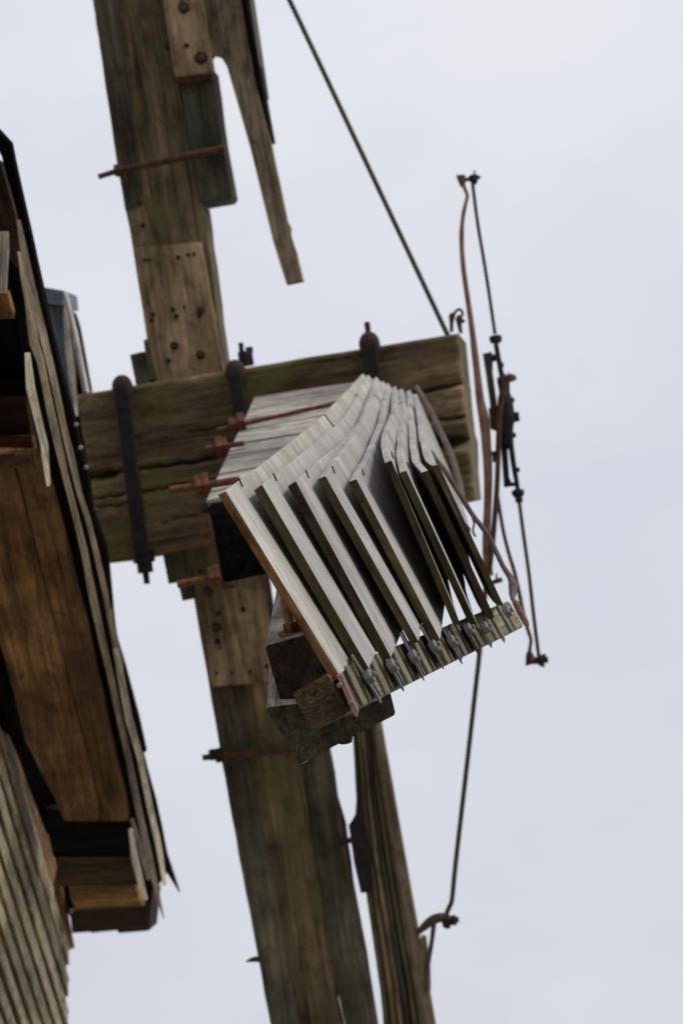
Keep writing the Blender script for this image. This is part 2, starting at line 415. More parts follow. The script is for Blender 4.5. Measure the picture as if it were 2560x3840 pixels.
# big brown eave board
def seam(o): return [(vline(50, 1720, v) + o, v) for v in (1703, 2080, 2391, 2754, 3000)]
prism('soffit_board', [(-420, 1703)] + seam(-3) + [(372, 3082), (240, 3080), (186, 2946), (99, 2782), (0, 2391), (-420, 2100)], zE(1.0), 0.06, MT['eave'], cap, axis=EAX, d=UPB)
prism('soffit_board', [(130, 1705), (184, 1828), (249, 2080), (326, 2391), (403, 2754), (461, 2989), (476, 3080), (378, 3082)] + seam(3)[::-1], zE(1.002), 0.06, MT['eave'], cap, axis=EAX, d=UPB)
# joint between two boards of the eave (narrow batten)
prism('eave_beam', [(-420, 2250), (0, 2400), (99, 2790), (222, 3030), (250, 3200), (170, 3120), (40, 2760), (-420, 2420)], zE(1.03), 0.12, MT['black'], cap, axis=EAX, d=UPB)
prism('eave_gap_board', [(186, 1750), (262, 2000), (340, 2391), (425, 2736), (501, 3025), (500, 3090), (440, 3090), (380, 2700), (230, 2080), (150, 1750)], zE(1.02), 0.05, MT['black'], cap, axis=EAX, d=UPB)
# end of the eave: dark cross pieces, brown block, dark block
prism('cross_beam', [(170, 3030), (480, 3060), (500, 3195), (505, 3215), (200, 3215), (180, 3120)], zE(1.015), 0.16, MT['black'], cap, axis=(1, -.05))
prism('cross_beam', [(222, 3190), (496, 3180), (520, 3250), (525, 3318), (200, 3325), (215, 3250)], zE(1.025), 0.14, MT['eavedark'], cap, axis=(1, -.05))
prism('end_block', [(258, 3318), (500, 3312), (535, 3400), (285, 3412), (262, 3360)], zE(1.035), 0.10, MT['eave'], cap, axis=(1, -.05))
prism('end_block', [(278, 3404), (566, 3396), (569, 3343), (572, 3343), (558, 3491), (446, 3500), (440, 3488), (345, 3499), (338, 3494), (278, 3500)], zE(1.045), 0.2, MT['eavedark'], cap, axis=(1, -.05), bev=0.003)
prism('end_post', [(196, 3325), (226, 3325), (272, 3560), (262, 3560)], zE(1.043), 0.05, MT['eave'], cap, axis=EAX)
prism('end_post', [(262, 3425), (277, 3425), (280, 3500), (270, 3500)], zE(1.04), 0.03, MT['eavedark'], cap, axis=EAX)
prism('end_backing', [(192, 3290), (566, 3290), (568, 3360), (562, 3405), (280, 3410), (262, 3440), (215, 3340)], zE(1.06), 0.05, MT['black'], cap, axis=(1, 0))
lathe('pin', P(269, 3417, zE(1.035)(269, 3417)), VIEW, [(-.006, .004), (-.004, .0075), (.01, .0085), (.04, .0085)], MT['palepaint'], cap, n=12)
# shingle courses, seen on their lower edges
def strip(cl, cr, mat, k, name='shingle', dp=0.02, tilt=0.004, **kw):
    if name == 'shingle': cl = [(u + .28 * (w[0] - u), v) for (u, v), w in zip(cl, cr)]
    zp = zplane(402, 2238, zE(1.0)(402, 2238), 0.0008, tilt)
    zf = (lambda u, v: zp(u, v) * k) if tilt else zE(k)
    prism(name, cl + cr[::-1], zf, dp, mat, cap, axis=EAX, d=UPB, wob=1.5, **kw)
strip([(58, 831), (71, 926), (119, 1164), (180, 1414), (222, 1602), (253, 1736), (283, 1850), (314, 1946), (352, 2100), (384, 2238), (410, 2374), (432, 2486)],
      [(72, 831), (88, 902), (136, 1113), (207, 1414), (245, 1602), (279, 1736), (302, 1850), (337, 1960), (372, 2100), (402, 2238), (425, 2374), (446, 2486)], MT['shingle'], 0.985)
strip([(60, 950), (85, 1130), (99, 1296), (134, 1353), (168, 1544), (199, 1678), (230, 1793), (260, 1908), (296, 2068), (326, 2238), (360, 2391), (391, 2510), (432, 2700), (468, 2863), (497, 3025), (533, 3188), (590, 3400)],
      [(80, 950), (119, 1130), (142, 1296), (160, 1353), (199, 1544), (230, 1678), (253, 1793), (283, 1908), (323, 2068), (357, 2238), (388, 2391), (415, 2510), (457, 2700), (493, 2863), (526, 3025), (562, 3188), (613, 3452)], MT['shingle'], 0.975)
strip([(418, 2440), (461, 2700), (508, 2845), (544, 3025), (580, 3188), (606, 3325)],
      [(440, 2440), (493, 2700), (533, 2845), (569, 3025), (605, 3188), (622, 3325)], MT['clad'], 0.972)
strip([(88, 1330), (86, 1460), (119, 1564), (145, 1678), (172, 1828)], [(108, 1330), (126, 1460), (149, 1564), (176, 1678), (184, 1828)], MT['clad'], 0.968)
strip([(482, 3079), (511, 3188), (545, 3304)], [(498, 3079), (537, 3188), (562, 3304)], MT['shingle'], 0.966)
strip([(478, 3116), (482, 3224), (533, 3380)], [(494, 3116), (515, 3224), (551, 3380)], MT['clad'], 0.963)
prism('roof_lining', [(20, 700), (60, 840), (130, 1150), (200, 1420), (290, 1780), (352, 2020), (395, 2150), (440, 2480), (500, 2720), (560, 2960), (606, 3190), (618, 3290), (580, 3340), (540, 3330), (500, 3180),
      (470, 3080), (400, 2800), (250, 2140), (180, 1880), (100, 1450), (60, 1150)], zE(1.015), 0.05, MT['black'], cap, axis=EAX, d=UPB)
# tarred roof edge outside the shingles
strip([(-60, 470), (-20, 520), (7, 586), (58, 773), (88, 902), (136, 1113), (157, 1200), (207, 1414), (249, 1602), (283, 1736), (306, 1851), (330, 1960)],
      [(-60, 440), (0, 500), (41, 545), (54, 613), (99, 814), (156, 1072), (184, 1200), (230, 1399), (276, 1564), (302, 1678), (333, 1797), (352, 1960)], MT['black'], 1.0, name='roof_edge', dp=0.03, tilt=0.0)
strip([(330, 1900), (355, 2050), (378, 2150), (396, 2300), (418, 2440), (450, 2600), (497, 2700), (526, 2823)],
      [(350, 1920), (395, 2050), (404, 2102), (415, 2238), (428, 2374), (466, 2500), (519, 2700), (546, 2823)], MT['black'], 1.0, name='roof_edge', dp=0.03, tilt=0.0)  # black edge that also paints in the shadow at the shaft neck
strip([(524, 2823), (569, 3007), (605, 3188), (618, 3264)], [(534, 2826), (584, 3007), (625, 3206), (672, 3350)], MT['black'], 1.0, name='roof_edge', dp=0.02, tilt=0.0)
strip([(400, 2110), (412, 2238), (424, 2374), (455, 2510)], [(408, 2110), (420, 2238), (433, 2374), (470, 2510)], MT['whip'], 0.998, name='roof_edge', dp=0.02)
for (u, v) in ((286, 1592), (303, 1678), (324, 1752)):
    lathe('nail', P(u, v, zE(.975)(u, v)), VIEW, [(-.002, .004), (0, .0065), (.01, .0065)], MT['palepaint'], cap, n=10)
# inside of the cap above the eave
prism('gable_board', [(-420, 560), (0, 600), (40, 740), (55, 800), (-420, 800)], zE(1.01), 0.05, MT['eavedark'], cap, axis=EAX)
prism('gable_board', [(-420, 800), (58, 790), (75, 930), (60, 1000), (30, 960), (-420, 900)], zE(1.012), 0.05, MT['eavedark'], cap, axis=EAX)
prism('pale_board', [(-420, 870), (28, 868), (30, 930), (20, 1096), (-420, 1110)], zE(0.99), 0.02, MT['palepaint'], cap, axis=(0.02, 1))
prism('cavity_shade', [(-420, 900), (60, 960), (110, 1250), (140, 1560), (-420, 1560)], zE(1.06), 0.3, MT['black'], cap, axis=EAX)  # solid black piece painting the shade of the open cavity
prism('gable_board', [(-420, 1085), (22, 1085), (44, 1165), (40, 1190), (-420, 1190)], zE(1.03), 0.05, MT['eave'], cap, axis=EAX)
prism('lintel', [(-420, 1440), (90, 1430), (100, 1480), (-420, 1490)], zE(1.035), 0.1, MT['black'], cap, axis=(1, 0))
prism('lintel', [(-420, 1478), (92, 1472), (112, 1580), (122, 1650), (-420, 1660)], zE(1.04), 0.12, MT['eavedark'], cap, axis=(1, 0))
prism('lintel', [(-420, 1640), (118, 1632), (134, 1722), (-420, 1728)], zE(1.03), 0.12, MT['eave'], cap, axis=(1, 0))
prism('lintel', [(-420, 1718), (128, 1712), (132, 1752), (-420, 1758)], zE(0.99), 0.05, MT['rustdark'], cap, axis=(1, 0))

hood = thing('painted_box', 'blue grey painted box with pale rim, behind the black roof edge beside the shaft', 'painted box', P(230, 1300, 9.6))
prism('top_band', [(140, 1072), (160, 1076), (238, 1089), (243, 1148), (165, 1136), (140, 1130)], 9.45, 0.25, MT['blue'], hood, axis=(1, .1), wob=0)
prism('panel', [(150, 1140), (236, 1150), (246, 1315), (256, 1430), (270, 1560), (200, 1560)], 9.5, 0.2, MT['blue'], hood, wob=0)
prism('rim', [(236, 1150), (246, 1150), (256, 1210), (276, 1391), (284, 1580), (270, 1580), (258, 1430), (246, 1315)], 9.46, 0.05, MT['palepaint'], hood, wob=0)
prism('slot', [(246, 1160), (262, 1210), (306, 1449), (306, 1560), (280, 1560), (272, 1391)], 9.52, 0.2, MT['black'], hood, wob=0)
prism('rim', [(238, 1089), (244, 1092), (284, 1250), (327, 1470), (312, 1470), (272, 1270), (243, 1150)], 9.47, 0.05, MT['palepaint'], hood, wob=0)

# ---------------------------------------------------------------- windshaft
shaft = thing('windshaft', 'square mossy oak windshaft poll with long cracks and black iron bands', 'windshaft', P(1030, 1700, 9.0))
CR = [([(300, 1792), (420, 1772), (560, 1752), (700, 1735), (830, 1712), (1000, 1690)], 7, .035), ([(330, 1790), (420, 1778)], 17, .05),
      ([(340, 1872), (500, 1852), (700, 1810), (900, 1790)], 4, .02), ([(360, 1900), (520, 1890)], 5, .02),
      ([(1380, 1520), (1500, 1494), (1600, 1468), (1700, 1440), (1790, 1428)], 8, .04),
      ([(1560, 1665), (1690, 1650), (1800, 1640)], 26, .16), ([(1600, 1575), (1790, 1560)], 7, .03), ([(700, 1620), (860, 1600)], 3, .012),
      ([(600, 1960), (780, 1920)], 3, .012), ([(1100, 1380), (1400, 1330)], 3, .012)]
def shaft_beam():
    nx, ny = 170, 90
    bm = bmesh.new()
    mtx = frame(P(1030, 1680, 9.05), SHX, UPI); inv = mtx.inverted()
    def px(s, t):
        ut, ub = 285 + s * (1716 - 285), 378 + s * (1776 - 378)
        vt = 1481 + s * (1249 - 1481)
        base = 2118 + s * (1872 - 2118)
        ub_ = ub
        vb = min(base, 1985 + (ub_ - 340) * 1.05 + 60) if s < .1 else base
        vt += 3 * noise.noise(Vector((s * 9, 3, 0))); vb += 4 * noise.noise(Vector((s * 9, 7, 0)))
        return ut + (ub - ut) * t, vt + (vb - vt) * t
    def segd(u, v, a, b):
        dx, dy = b[0] - a[0], b[1] - a[1]; f = max(0, min(1, ((u - a[0]) * dx + (v - a[1]) * dy) / (dx * dx + dy * dy)))
        return math.hypot(u - a[0] - f * dx, v - a[1] - f * dy)
    g = []
    for i in range(nx + 1):
        s = i / nx; row = []
        for j in range(ny + 1):
            t = j / ny; u, v = px(s, t)
            z = 8.87 - s * 0.13
            d = 0.004 * noise.noise(Vector((u * .004, v * .03, 1))) + 0.003 * noise.noise(Vector((u * .02, v * .06, 4)))
            uw = u; vw = v + 9 * noise.noise(Vector((u * .02, 5, 0)))
            for pl, w, dep in CR:
                m_ = min(segd(uw, vw, a, b) for a, b in zip(pl, pl[1:]))
                if m_ < 3 * w: d += dep * math.exp(-(m_ / w) ** 2)
            e = min(t, 1 - t) * 600; 
            if e < 14: d += 0.010 * (1 - e / 14) ** 2
            e2 = min(s, 1 - s) * 1400
            if e2 < 14: d += 0.010 * (1 - e2 / 14) ** 2
            row.append(bm.verts.new(inv @ (P(u, v, z) + BACK * d)))
        g.append(row)
    for i in range(nx):
        for j in range(ny): bm.faces.new((g[i][j], g[i + 1][j], g[i + 1][j + 1], g[i][j + 1]))
    loop = [g[i][0] for i in range(nx + 1)] + [g[nx][j] for j in range(1, ny + 1)] + [g[i][ny] for i in range(nx - 1, -1, -1)] + [g[0][j] for j in range(ny - 1, 0, -1)]
    bk = (mtx.inverted().to_3x3() @ BACK)
    prev = loop
    for dpt in (0.05, 0.25, 0.5):
        nw = [bm.verts.new(v.co + bk * dpt) for v in loop]
        for a in range(len(loop)):
            b = (a + 1) % len(loop)
            bm.faces.new((prev[a], nw[a], nw[b], prev[b]))
        prev = nw
    bm.faces.new(prev)
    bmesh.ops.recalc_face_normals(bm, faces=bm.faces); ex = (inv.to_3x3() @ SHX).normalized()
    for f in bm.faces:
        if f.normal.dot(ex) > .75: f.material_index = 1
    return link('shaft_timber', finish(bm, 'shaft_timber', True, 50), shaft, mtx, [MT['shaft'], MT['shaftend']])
shaft_beam()
prism('neck', [(150, 1560), (330, 1560), (345, 1900), (410, 2098), (380, 2110), (150, 2000)], 9.0, 0.3, MT['black'], shaft, axis=(1, -.16))
def ironband(top, bot, w, ztop, zb, bolt_bottom, tip=False):
    a, b = P(top[0], top[1], ztop), P(bot[0], bot[1], zb)
    box_along('iron_band', a, b, w, 0.022, SHX, MT['iron'], shaft, seg=8, jit=0.0015)
    axis = (a - b).normalized()
    lathe('cap_nut', a + BACK * .03, axis, [(-.028, .026), (-.012, .033), (.006, .0355), (.022, .034), (.036, .028), (.046, .019), (.051, .009)] + ([(.078, .010), (.084, .007)] if tip else []), MT['nutiron'], shaft)
    if bolt_bottom:
        lathe('bolt_end', b + BACK * .03, -axis, [(-.01, .036), (.028, .036), (.03, .026), (.062, .026), (.064, .011), (.10, .010)], MT['iron'], shaft, n=8, smooth=False)
ironband((455, 1462), (532, 2078), 0.050, 8.80, 8.80, True)
ironband((880, 1405), (945, 1900), 0.042, 8.78, 8.78, False)
ironband((1383, 1300), (1440, 1800), 0.050, 8.72, 8.72, False, True)
# bolts beside the second band
hexnut('bolt_end', P(922, 1345, 8.9), UPI, .028, .05, MT['iron'], shaft)
tube('bolt_end', [P(908, 1350, 8.92), P(903, 1285, 8.92)], .0085, MT['iron'], shaft)
hexnut('bolt_end', P(935, 1312, 8.93), UPI, .014, .02, MT['iron'], shaft)
# wedges that lock the upright stock
for q in ([(538, 1274), (556, 1270), (580, 1400), (590, 1425), (560, 1425)], [(487, 1330), (536, 1318), (566, 1440), (510, 1445)]):
    prism('wedge', q, 8.93, 0.12, MT['stockgreen'], shaft)
for q in ([(606, 2060), (714, 2045), (720, 2175), (632, 2190)], [(668, 2190), (722, 2185), (730, 2245), (684, 2254)]):
    prism('wedge', q, 8.93, 0.12, MT['stockgreen'], shaft)

# ---------------------------------------------------------------- upper sail
up = thing('upper_sail', 'upper windmill sail, brown stock with worn plank rising out of the frame', 'windmill sail', P(660, 1400, 9.05))
ZU = 8.97
prism('stock', [(227, -840), (570, -840), (667, 310), (748, 758), (760, 766), (845, 1420), (580, 1450), (500, 938), (438, 603)], ZU, 0.17, MT['stock'], up, wob=2)
prism('stock_strip', [(227, -840), (332, -840), (512, 574), (540, 760), (470, 790), (438, 603)], ZU - .012, 0.03, MT['stockgreen'], up, wob=2)
prism('stock_cheek', [(664, 260), (794, 255), (831, 528), (868, 729), (857, 746), (759, 763), (748, 758)], ZU - .02, 0.16, MT['stockgreen'], up, wob=2, bev=.006)
prism('face_plank', [(500, 930), (752, 908), (838, 1395), (842, 1420), (578, 1440)], ZU - .035, 0.035, MT['plank'], up, wob=2)
prism('short_plank', [(488, -840), (625, -840), (798, 262), (795, 272), (668, 290), (655, 286)], ZU - .06, 0.06, MT['plank'], up, wob=2)
prism('short_plank_end', [(668, 290), (796, 270), (792, 296), (672, 316)], ZU - .045, 0.045, MT['eavedark'], up, wob=0)
prism('whip', [(625, -840), (754, -840), (954, 310), (1012, 522), (1074, 827), (1088, 850), (1086, 878), (1110, 947), (1118, 985), (1135, 1053), (1074, 1066),
      (1023, 900), (940, 560), (851, 250), (838, 222), (826, 210), (800, 203), (795, 215), (775, 120)], ZU - .03, 0.05, MT['whip'], up, wob=1.2)
prism('slat', [(750, -840), (784, -840), (985, 330), (1020, 525), (1010, 527), (954, 312)], ZU - .01, 0.10, MT['black'], up, wob=1)
prism('slat', [(788, -840), (802, -840), (978, 320), (972, 322)], ZU + .03, 0.12, MT['palepaint'], up, wob=.5)
prism('slat', [(805, -840), (814, -840), (990, 350), (984, 350)], ZU + .02, 0.14, MT['stockgreen'], up, wob=.5)
tube('clamp_bolt', [P(369, 663, ZU - .05), P(445, 640, ZU - .05), P(640, 598, ZU - .06), P(834, 558, ZU - .045)], [.009, .010, .014, .013], MT['rustdark'], up, smooth_path=False)
hexnut('clamp_nut', P(446, 639, ZU - .05), SHX, .023, .028, MT['rustdark'], up)
hexnut('clamp_nut', P(832, 556, ZU - .045), SHX, .017, .02, MT['rustdark'], up)
def bolts(lst, z, parent):
    for u, v, r in lst:
        rr = r / F * z
        if r >= 14:       # a countersunk hole with the head of the bolt sitting in it
            lathe('bolt', P(u, v, z), VIEW, [(-.002, rr * .8), (-.001, rr), (.03, rr)], MT['hole'], parent, n=14)
            lathe('bolt_head', P(u, v, z - .004), VIEW, [(-.006, rr * .25), (-.004, rr * .5), (.0, rr * .62), (.004, rr * .62)], MT['rustdark'], parent, n=8)
        else:
            lathe('nail', P(u, v, z), VIEW, [(-.002, rr * .5), (-.001, rr), (.03, rr)], MT['hole'], parent, n=8)
bolts([(690, 29, 22), (753, 217, 24), (700, 170, 10)], ZU - .062, up)
bolts([(633, 172, 16)], ZU - .005, up)
bolts([(545, 975, 7), (562, 972, 6), (668, 965, 9), (705, 955, 8), (728, 952, 7), (575, 1180, 9), (570, 1200, 8), (648, 1160, 9), (662, 1185, 9), (752, 1163, 14), (748, 1185, 9), (655, 1296, 16), (752, 1330, 17), (632, 1352, 9), (690, 1150, 5)], ZU - .038, up)
bolts([(535, 845, 9)], ZU - .003, up)

# ---------------------------------------------------------------- lower sail
lo = thing('lower_sail', 'lower windmill sail, dark stock with slatted frame beside it running out of the frame', 'windmill sail', P(850, 2060, 9.05))
ZL = 8.97
prism('stock', [(700, 2020), (975, 2020), (1015, 2300), (1060, 2560), (1118, 2869), (1174, 3197), (1251, 3629), (1262, 3760), (1292, 3890), (1450, 4700), (1164, 4700), (1024, 3890), (965, 3566), (832, 2848), (728, 2249)], ZL, 0.07, MT['stock'], lo, wob=2)
prism('stock_strip', [(786, 2560), (880, 2576), (933, 2848), (1007, 3232), (1118, 3840), (1125, 3890), (1262, 4700), (1160, 4700), (1022, 3890), (963, 3566), (830, 2848)], ZL - .012, 0.03, MT['stockgreen'], lo, wob=2)
prism('stock_cheek', [(1070, 2500), (1180, 2500), (1250, 2895), (1262, 2990), (1292, 3090), (1321, 3312), (1371, 3575), (1412, 3840), (1420, 3890), (1572, 4700), (1462, 4700), (1304, 3890), (1262, 3700), (1178, 3197), (1122, 2869)], ZL + .025, 0.05, MT['stockgreen'], lo, wob=2)
prism('face_plank', [(712, 2020), (985, 2020), (1006, 2300), (1035, 2552), (795, 2576), (735, 2250)], ZL - .035, 0.035, MT['plank'], lo, wob=2)
prism('stock_edge', [(985, 2060), (1000, 2140), (1024, 2300), (1010, 2330), (990, 2160)], ZL - .02, 0.06, MT['stockgreen'], lo)
bolts([(781, 2218, 17), (819, 2300, 10), (814, 2352, 17), (816, 2406, 12), (912, 2286, 11), (755, 2144, 9), (812, 2523, 6), (870, 2524, 6), (936, 2519, 7), (1000, 2498, 8), (824, 2430, 6)], ZL - .038, lo)
tube('clamp_bolt', [P(760, 2842, ZL - .05), P(830, 2832, ZL - .05), P(960, 2818, ZL - .05), P(1120, 2800, ZL - .04)], [.010, .012, .018, .018], MT['rustdark'], lo, smooth_path=False)
hexnut('clamp_nut', P(822, 2832, ZL - .05), SHX, .027, .026, MT['iron'], lo)
hexnut('clamp_nut', P(797, 2830, ZL - .05), SHX, .021, .02, MT['iron'], lo)
tube('spike', [P(922, 3606, ZL), P(950, 3598, ZL), P(975, 3597, ZL)], [.002, .009, .011], MT['rustdark'], lo)
# slat frame: long boards seen on edge
fr_l = [(1318, 2690), (1337, 3022), (1352, 3200), (1376, 3380), (1424, 3707), (1440, 3890), (1580, 4700)]
fr_r = [(1424, 2690), (1482, 3022), (1514, 3200), (1546, 3380), (1606, 3707), (1638, 3890), (1790, 4700)]
cuts = [0, .12, .155, .26, .30, .39, .43, .53, .57, .66, .71, .78, .81, 1.0]
fmats = ['stockgreen', 'stock', 'whip', 'stockgreen', 'stock', 'whip', 'whip']
offs = [.03, .012, .02, .035, .02, .01, -.012]
for i in range(7):
    a, b = cuts[2 * i], cuts[2 * i + 1]
    L_ = [(p[0] + (q[0] - p[0]) * a, p[1]) for p, q in zip(fr_l, fr_r)]
    R_ = [(p[0] + (q[0] - p[0]) * b, p[1]) for p, q in zip(fr_l, fr_r)]
    prism('slat', L_ + R_[::-1], ZL + offs[i], 0.05, MT[fmats[i]], lo, wob=1.5, bev=.003)
prism('frame_backing', [(p[0] + 8, p[1]) for p in fr_l] + [(p[0] - 14, p[1]) for p in fr_r][::-1], ZL + .07, 0.02, MT['black'], lo, wob=0)
prism('hinge_plate', [(1340, 2930), (1352, 2945), (1360, 3080), (1388, 3200), (1396, 3345), (1352, 3350), (1326, 3232), (1306, 3095), (1318, 3078), (1336, 3055)], ZL - .01, 0.03, MT['iron'], lo, wob=0)
prism('hinge_plate', [(1250, 2990), (1262, 2985), (1292, 3090), (1300, 3200), (1318, 3315), (1300, 3310), (1280, 3180)], ZL, 0.03, MT['stockgreen'], lo, wob=0)
tube('hinge_pin', [P(1270, 3153, ZL - .005), P(1345, 3150, ZL - .005)], .010, MT['iron'], lo)
prism('sail_cleat', [(1577, 3512), (1594, 3516), (1610, 3640), (1612, 3720), (1600, 3735), (1572, 3640)], ZL - .02, 0.05, MT['whip'], lo, wob=0)
# bracket that takes the stay rod
tube('stay_bracket', [P(1560, 3505, ZL - .03), P(1590, 3475, ZL - .03), P(1622, 3450, ZL - .03), P(1660, 3440, ZL - .03), P(1690, 3452, ZL - .03)], [.006, .014, .017, .016, .015], MT['brownrod'], lo)
tube('stay_bracket', [P(1626, 3462, ZL - .03), P(1618, 3530, ZL - .03), P(1602, 3630, ZL - .03), P(1598, 3720, ZL - .03)], [.009, .008, .009, .008], MT['brownrod'], lo)
lathe('bracket_nut', P(1668, 3455, ZL - .03), SHX, [(-.01, .018), (.0, .026), (.014, .026), (.016, .016), (.036, .019), (.038, .012), (.046, .010)], MT['iron'], lo, n=7, smooth=False)

# ---------------------------------------------------------------- stay rods
st = thing('stay_rod', 'straight thin iron stay rod slanting from the shaft front up to the top edge', 'stay rod', P(1667, 1250, 8.85), 'iron stays of the sails')
tube('rod', [P(1050, -60, 8.8), P(1085, 0, 8.8), P(1321, 500, 8.82), P(1500, 880, 8.84), P(1680, 1262, 8.86)], .0085, MT['olive'], st)
st = thing('stay_rod', 'thin iron stay rod with kinked foot hanging from the shaft front to the lower sail', 'stay rod', P(1800, 2440, 8.85), 'iron stays of the sails')
tube('rod', [P(1822, 2180, 8.85), P(1802, 2400, 8.85), P(1780, 2600, 8.87), P(1745, 2910, 8.9), P(1708, 3232, 8.93), P(1694, 3370, 8.935), P(1684, 3400, 8.94), P(1674, 3425, 8.94), P(1670, 3450, 8.94)], .0085, MT['olive'], st)

# ---------------------------------------------------------------- spider and striking rods at the shaft front
sp = thing('striking_linkage', 'rusty striking linkage of rods, knobs and couplings in front of the shaft end', 'linkage', P(1870, 1580, 8.6))
ZS = 8.6
def rod(name, pts, r, mat, **kw):
    return tube(name, [P(u, v, kw.get('z', ZS)) for u, v in pts], r, MT[mat], sp)
rod('crank_rod', [(1735, 690), (1745, 716), (1751, 735), (1746, 760), (1737, 800), (1732, 840), (1730, 880), (1731, 940), (1739, 1025), (1756, 1144), (1770, 1246), (1778, 1314), (1788, 1400), (1799, 1500), (1814, 1575), (1823, 1671), (1829, 1786), (1827, 1900), (1822, 2015), (1826, 2100), (1836, 2160)],
    [.007, .006, .006, .0065, .007, .007, .0085, .008, .0085, .009, .010, .0115, .012, .014, .018, .016, .0145, .013, .013, .015, .012], 'redrod', z=8.55)
rod('striking_rod', [(1771, 690), (1790, 838), (1821, 1025), (1855, 1253)], .006, 'olive')
rod('striking_rod', [(1858, 1290), (1868, 1345), (1880, 1410)], [.0085, .0085, .009], 'iron')
rod('striking_rod', [(1912, 1650), (1924, 1740), (1937, 1816), (1945, 1881)], [.010, .009, .008, .008], 'iron')
rod('striking_rod', [(1944, 1870), (1961, 2000), (1982, 2152), (1999, 2304), (2019, 2465)], .0065, 'olive')
rod('link_rod', [(1860, 1830), (1883, 1977), (1905, 2070), (1926, 2140), (1945, 2222), (1959, 2292), (1978, 2362), (1989, 2397), (1987, 2421), (1983, 2450)], [.006, .0065, .0065, .007, .007, .007, .0065, .006, .006, .007], 'brownrod', z=8.58)
rod('link_rod', [(1893, 1430), (1884, 1480), (1874, 1530), (1868, 1633), (1864, 1786), (1857, 1900), (1845, 2035), (1832, 2150)], [.009, .010, .0095, .009, .009, .009, .010, .009], 'rustdark', z=8.54)
# spindle body between the knobs
rod('coupling', [(1886, 1425), (1890, 1470), (1892, 1500), (1896, 1560), (1898, 1610), (1904, 1668)], [.022, .018, .025, .030, .023, .018], 'iron')
def knob(name, u, v, axis_uv, prof, mat, n=9):
    a = P(u + axis_uv[0], v + axis_uv[1], ZS) - P(u, v, ZS)
    lathe(name, P(u, v, ZS), a, prof, MT[mat], sp, n=n, smooth=n > 8)
knob('collar', 1857, 1270, (12, 90), [(-.012, .010), (-.009, .019), (.0, .021), (.012, .018), (.016, .010)], 'iron', 12)
knob('collar', 1941, 1848, (12, 90), [(-.012, .010), (-.009, .019), (.0, .021), (.010, .018), (.014, .012), (.030, .013), (.032, .008)], 'iron', 12)
knob('flange', 1898, 1420, (12, 90), [(-.012, .016), (-.007, .031), (.006, .033), (.012, .022)], 'rustdark', 7)
for (u, v, du) in ((1890, 1404, 0), (1904, 1400, 0), (1916, 1402, 0), (1926, 1408, 0)):
    rod('lug', [(u, v + 14), (u + 2, v - 2)], .0035, 'rustdark')
prism('coupling', [(1862, 1520), (1912, 1505), (1922, 1600), (1914, 1680), (1884, 1690), (1862, 1610)], ZS + .01, 0.05, MT['iron'], sp, wob=0)
prism('lug', [(1910, 1548), (1942, 1543), (1948, 1578), (1914, 1586)], ZS - .01, 0.03, MT['iron'], sp, wob=0)
for (u, v) in ((1878, 1368), (1918, 1500), (1924, 1632), (1938, 1762)):
    hexnut('lug', P(u, v, ZS), SHX, .0095, .016, MT['iron'], sp)
prism('guide_plate', [(1808, 1326), (1842, 1318), (1846, 1340), (1842, 1352), (1846, 1400), (1860, 1500), (1866, 1600), (1846, 1612), (1836, 1518), (1820, 1400)], ZS + .03, 0.02, MT['olive'], sp, wob=0)
prism('guide_plate', [(1836, 1330), (1866, 1325), (1872, 1350), (1842, 1356)], ZS + .02, 0.02, MT['iron'], sp, wob=0)
prism('guide_plate', [(1830, 1530), (1872, 1515), (1890, 1600), (1868, 1622), (1838, 1608)], ZS + .02, 0.03, MT['rustdark'], sp, wob=0)
prism('guide_plate', [(1872, 1600), (1894, 1600), (1902, 1700), (1908, 1790), (1914, 1816), (1934, 1806), (1936, 1822), (1888, 1828), (1878, 1700)], ZS + .01, 0.02, MT['iron'], sp, wob=0)
prism('guide_plate', [(1842, 1692), (1866, 1690), (1868, 1730), (1846, 1734)], ZS, 0.03, MT['iron'], sp, wob=0)
# fork ends
knob('fork_end', 1730, 672, (10, 60), [(-.014, .010), (-.010, .015), (.012, .013), (.026, .007)], 'brownrod', 6)
rod('cross_pin', [(1722, 676), (1750, 673), (1776, 669)], .0065, 'rustdark')
for u in (1718, 1734): rod('lug', [(u, 676), (u - 3, 656)], .0042, 'rustdark')
knob('fork_end', 1774, 668, (10, 60), [(-.012, .008), (-.008, .017), (.008, .016), (.022, .007)], 'iron', 6)
rod('lug', [(1755, 672), (1798, 664)], .0055, 'iron'); rod('lug', [(1776, 672), (1778, 640)], .0032, 'iron'); rod('lug', [(1786, 660), (1800, 668)], .005, 'iron')
knob('fork_end', 1986, 2466, (12, 80), [(-.018, .010), (-.01, .014), (.010, .018), (.022, .012)], 'rustdark', 6)
knob('fork_end', 2030, 2476, (80, -8), [(-.03, .010), (-.012, .012), (-.010, .019), (.004, .019), (.006, .010), (.020, .011)], 'iron', 7)
for a, b in (((1978, 2470), (1974, 2496)), ((2000, 2466), (2001, 2486)), ((2032, 2480), (2036, 2502)), ((2036, 2474), (2041, 2452)), ((1980, 2470), (2034, 2470))):
    rod('lug', [a, b], .0055, 'rustdark')
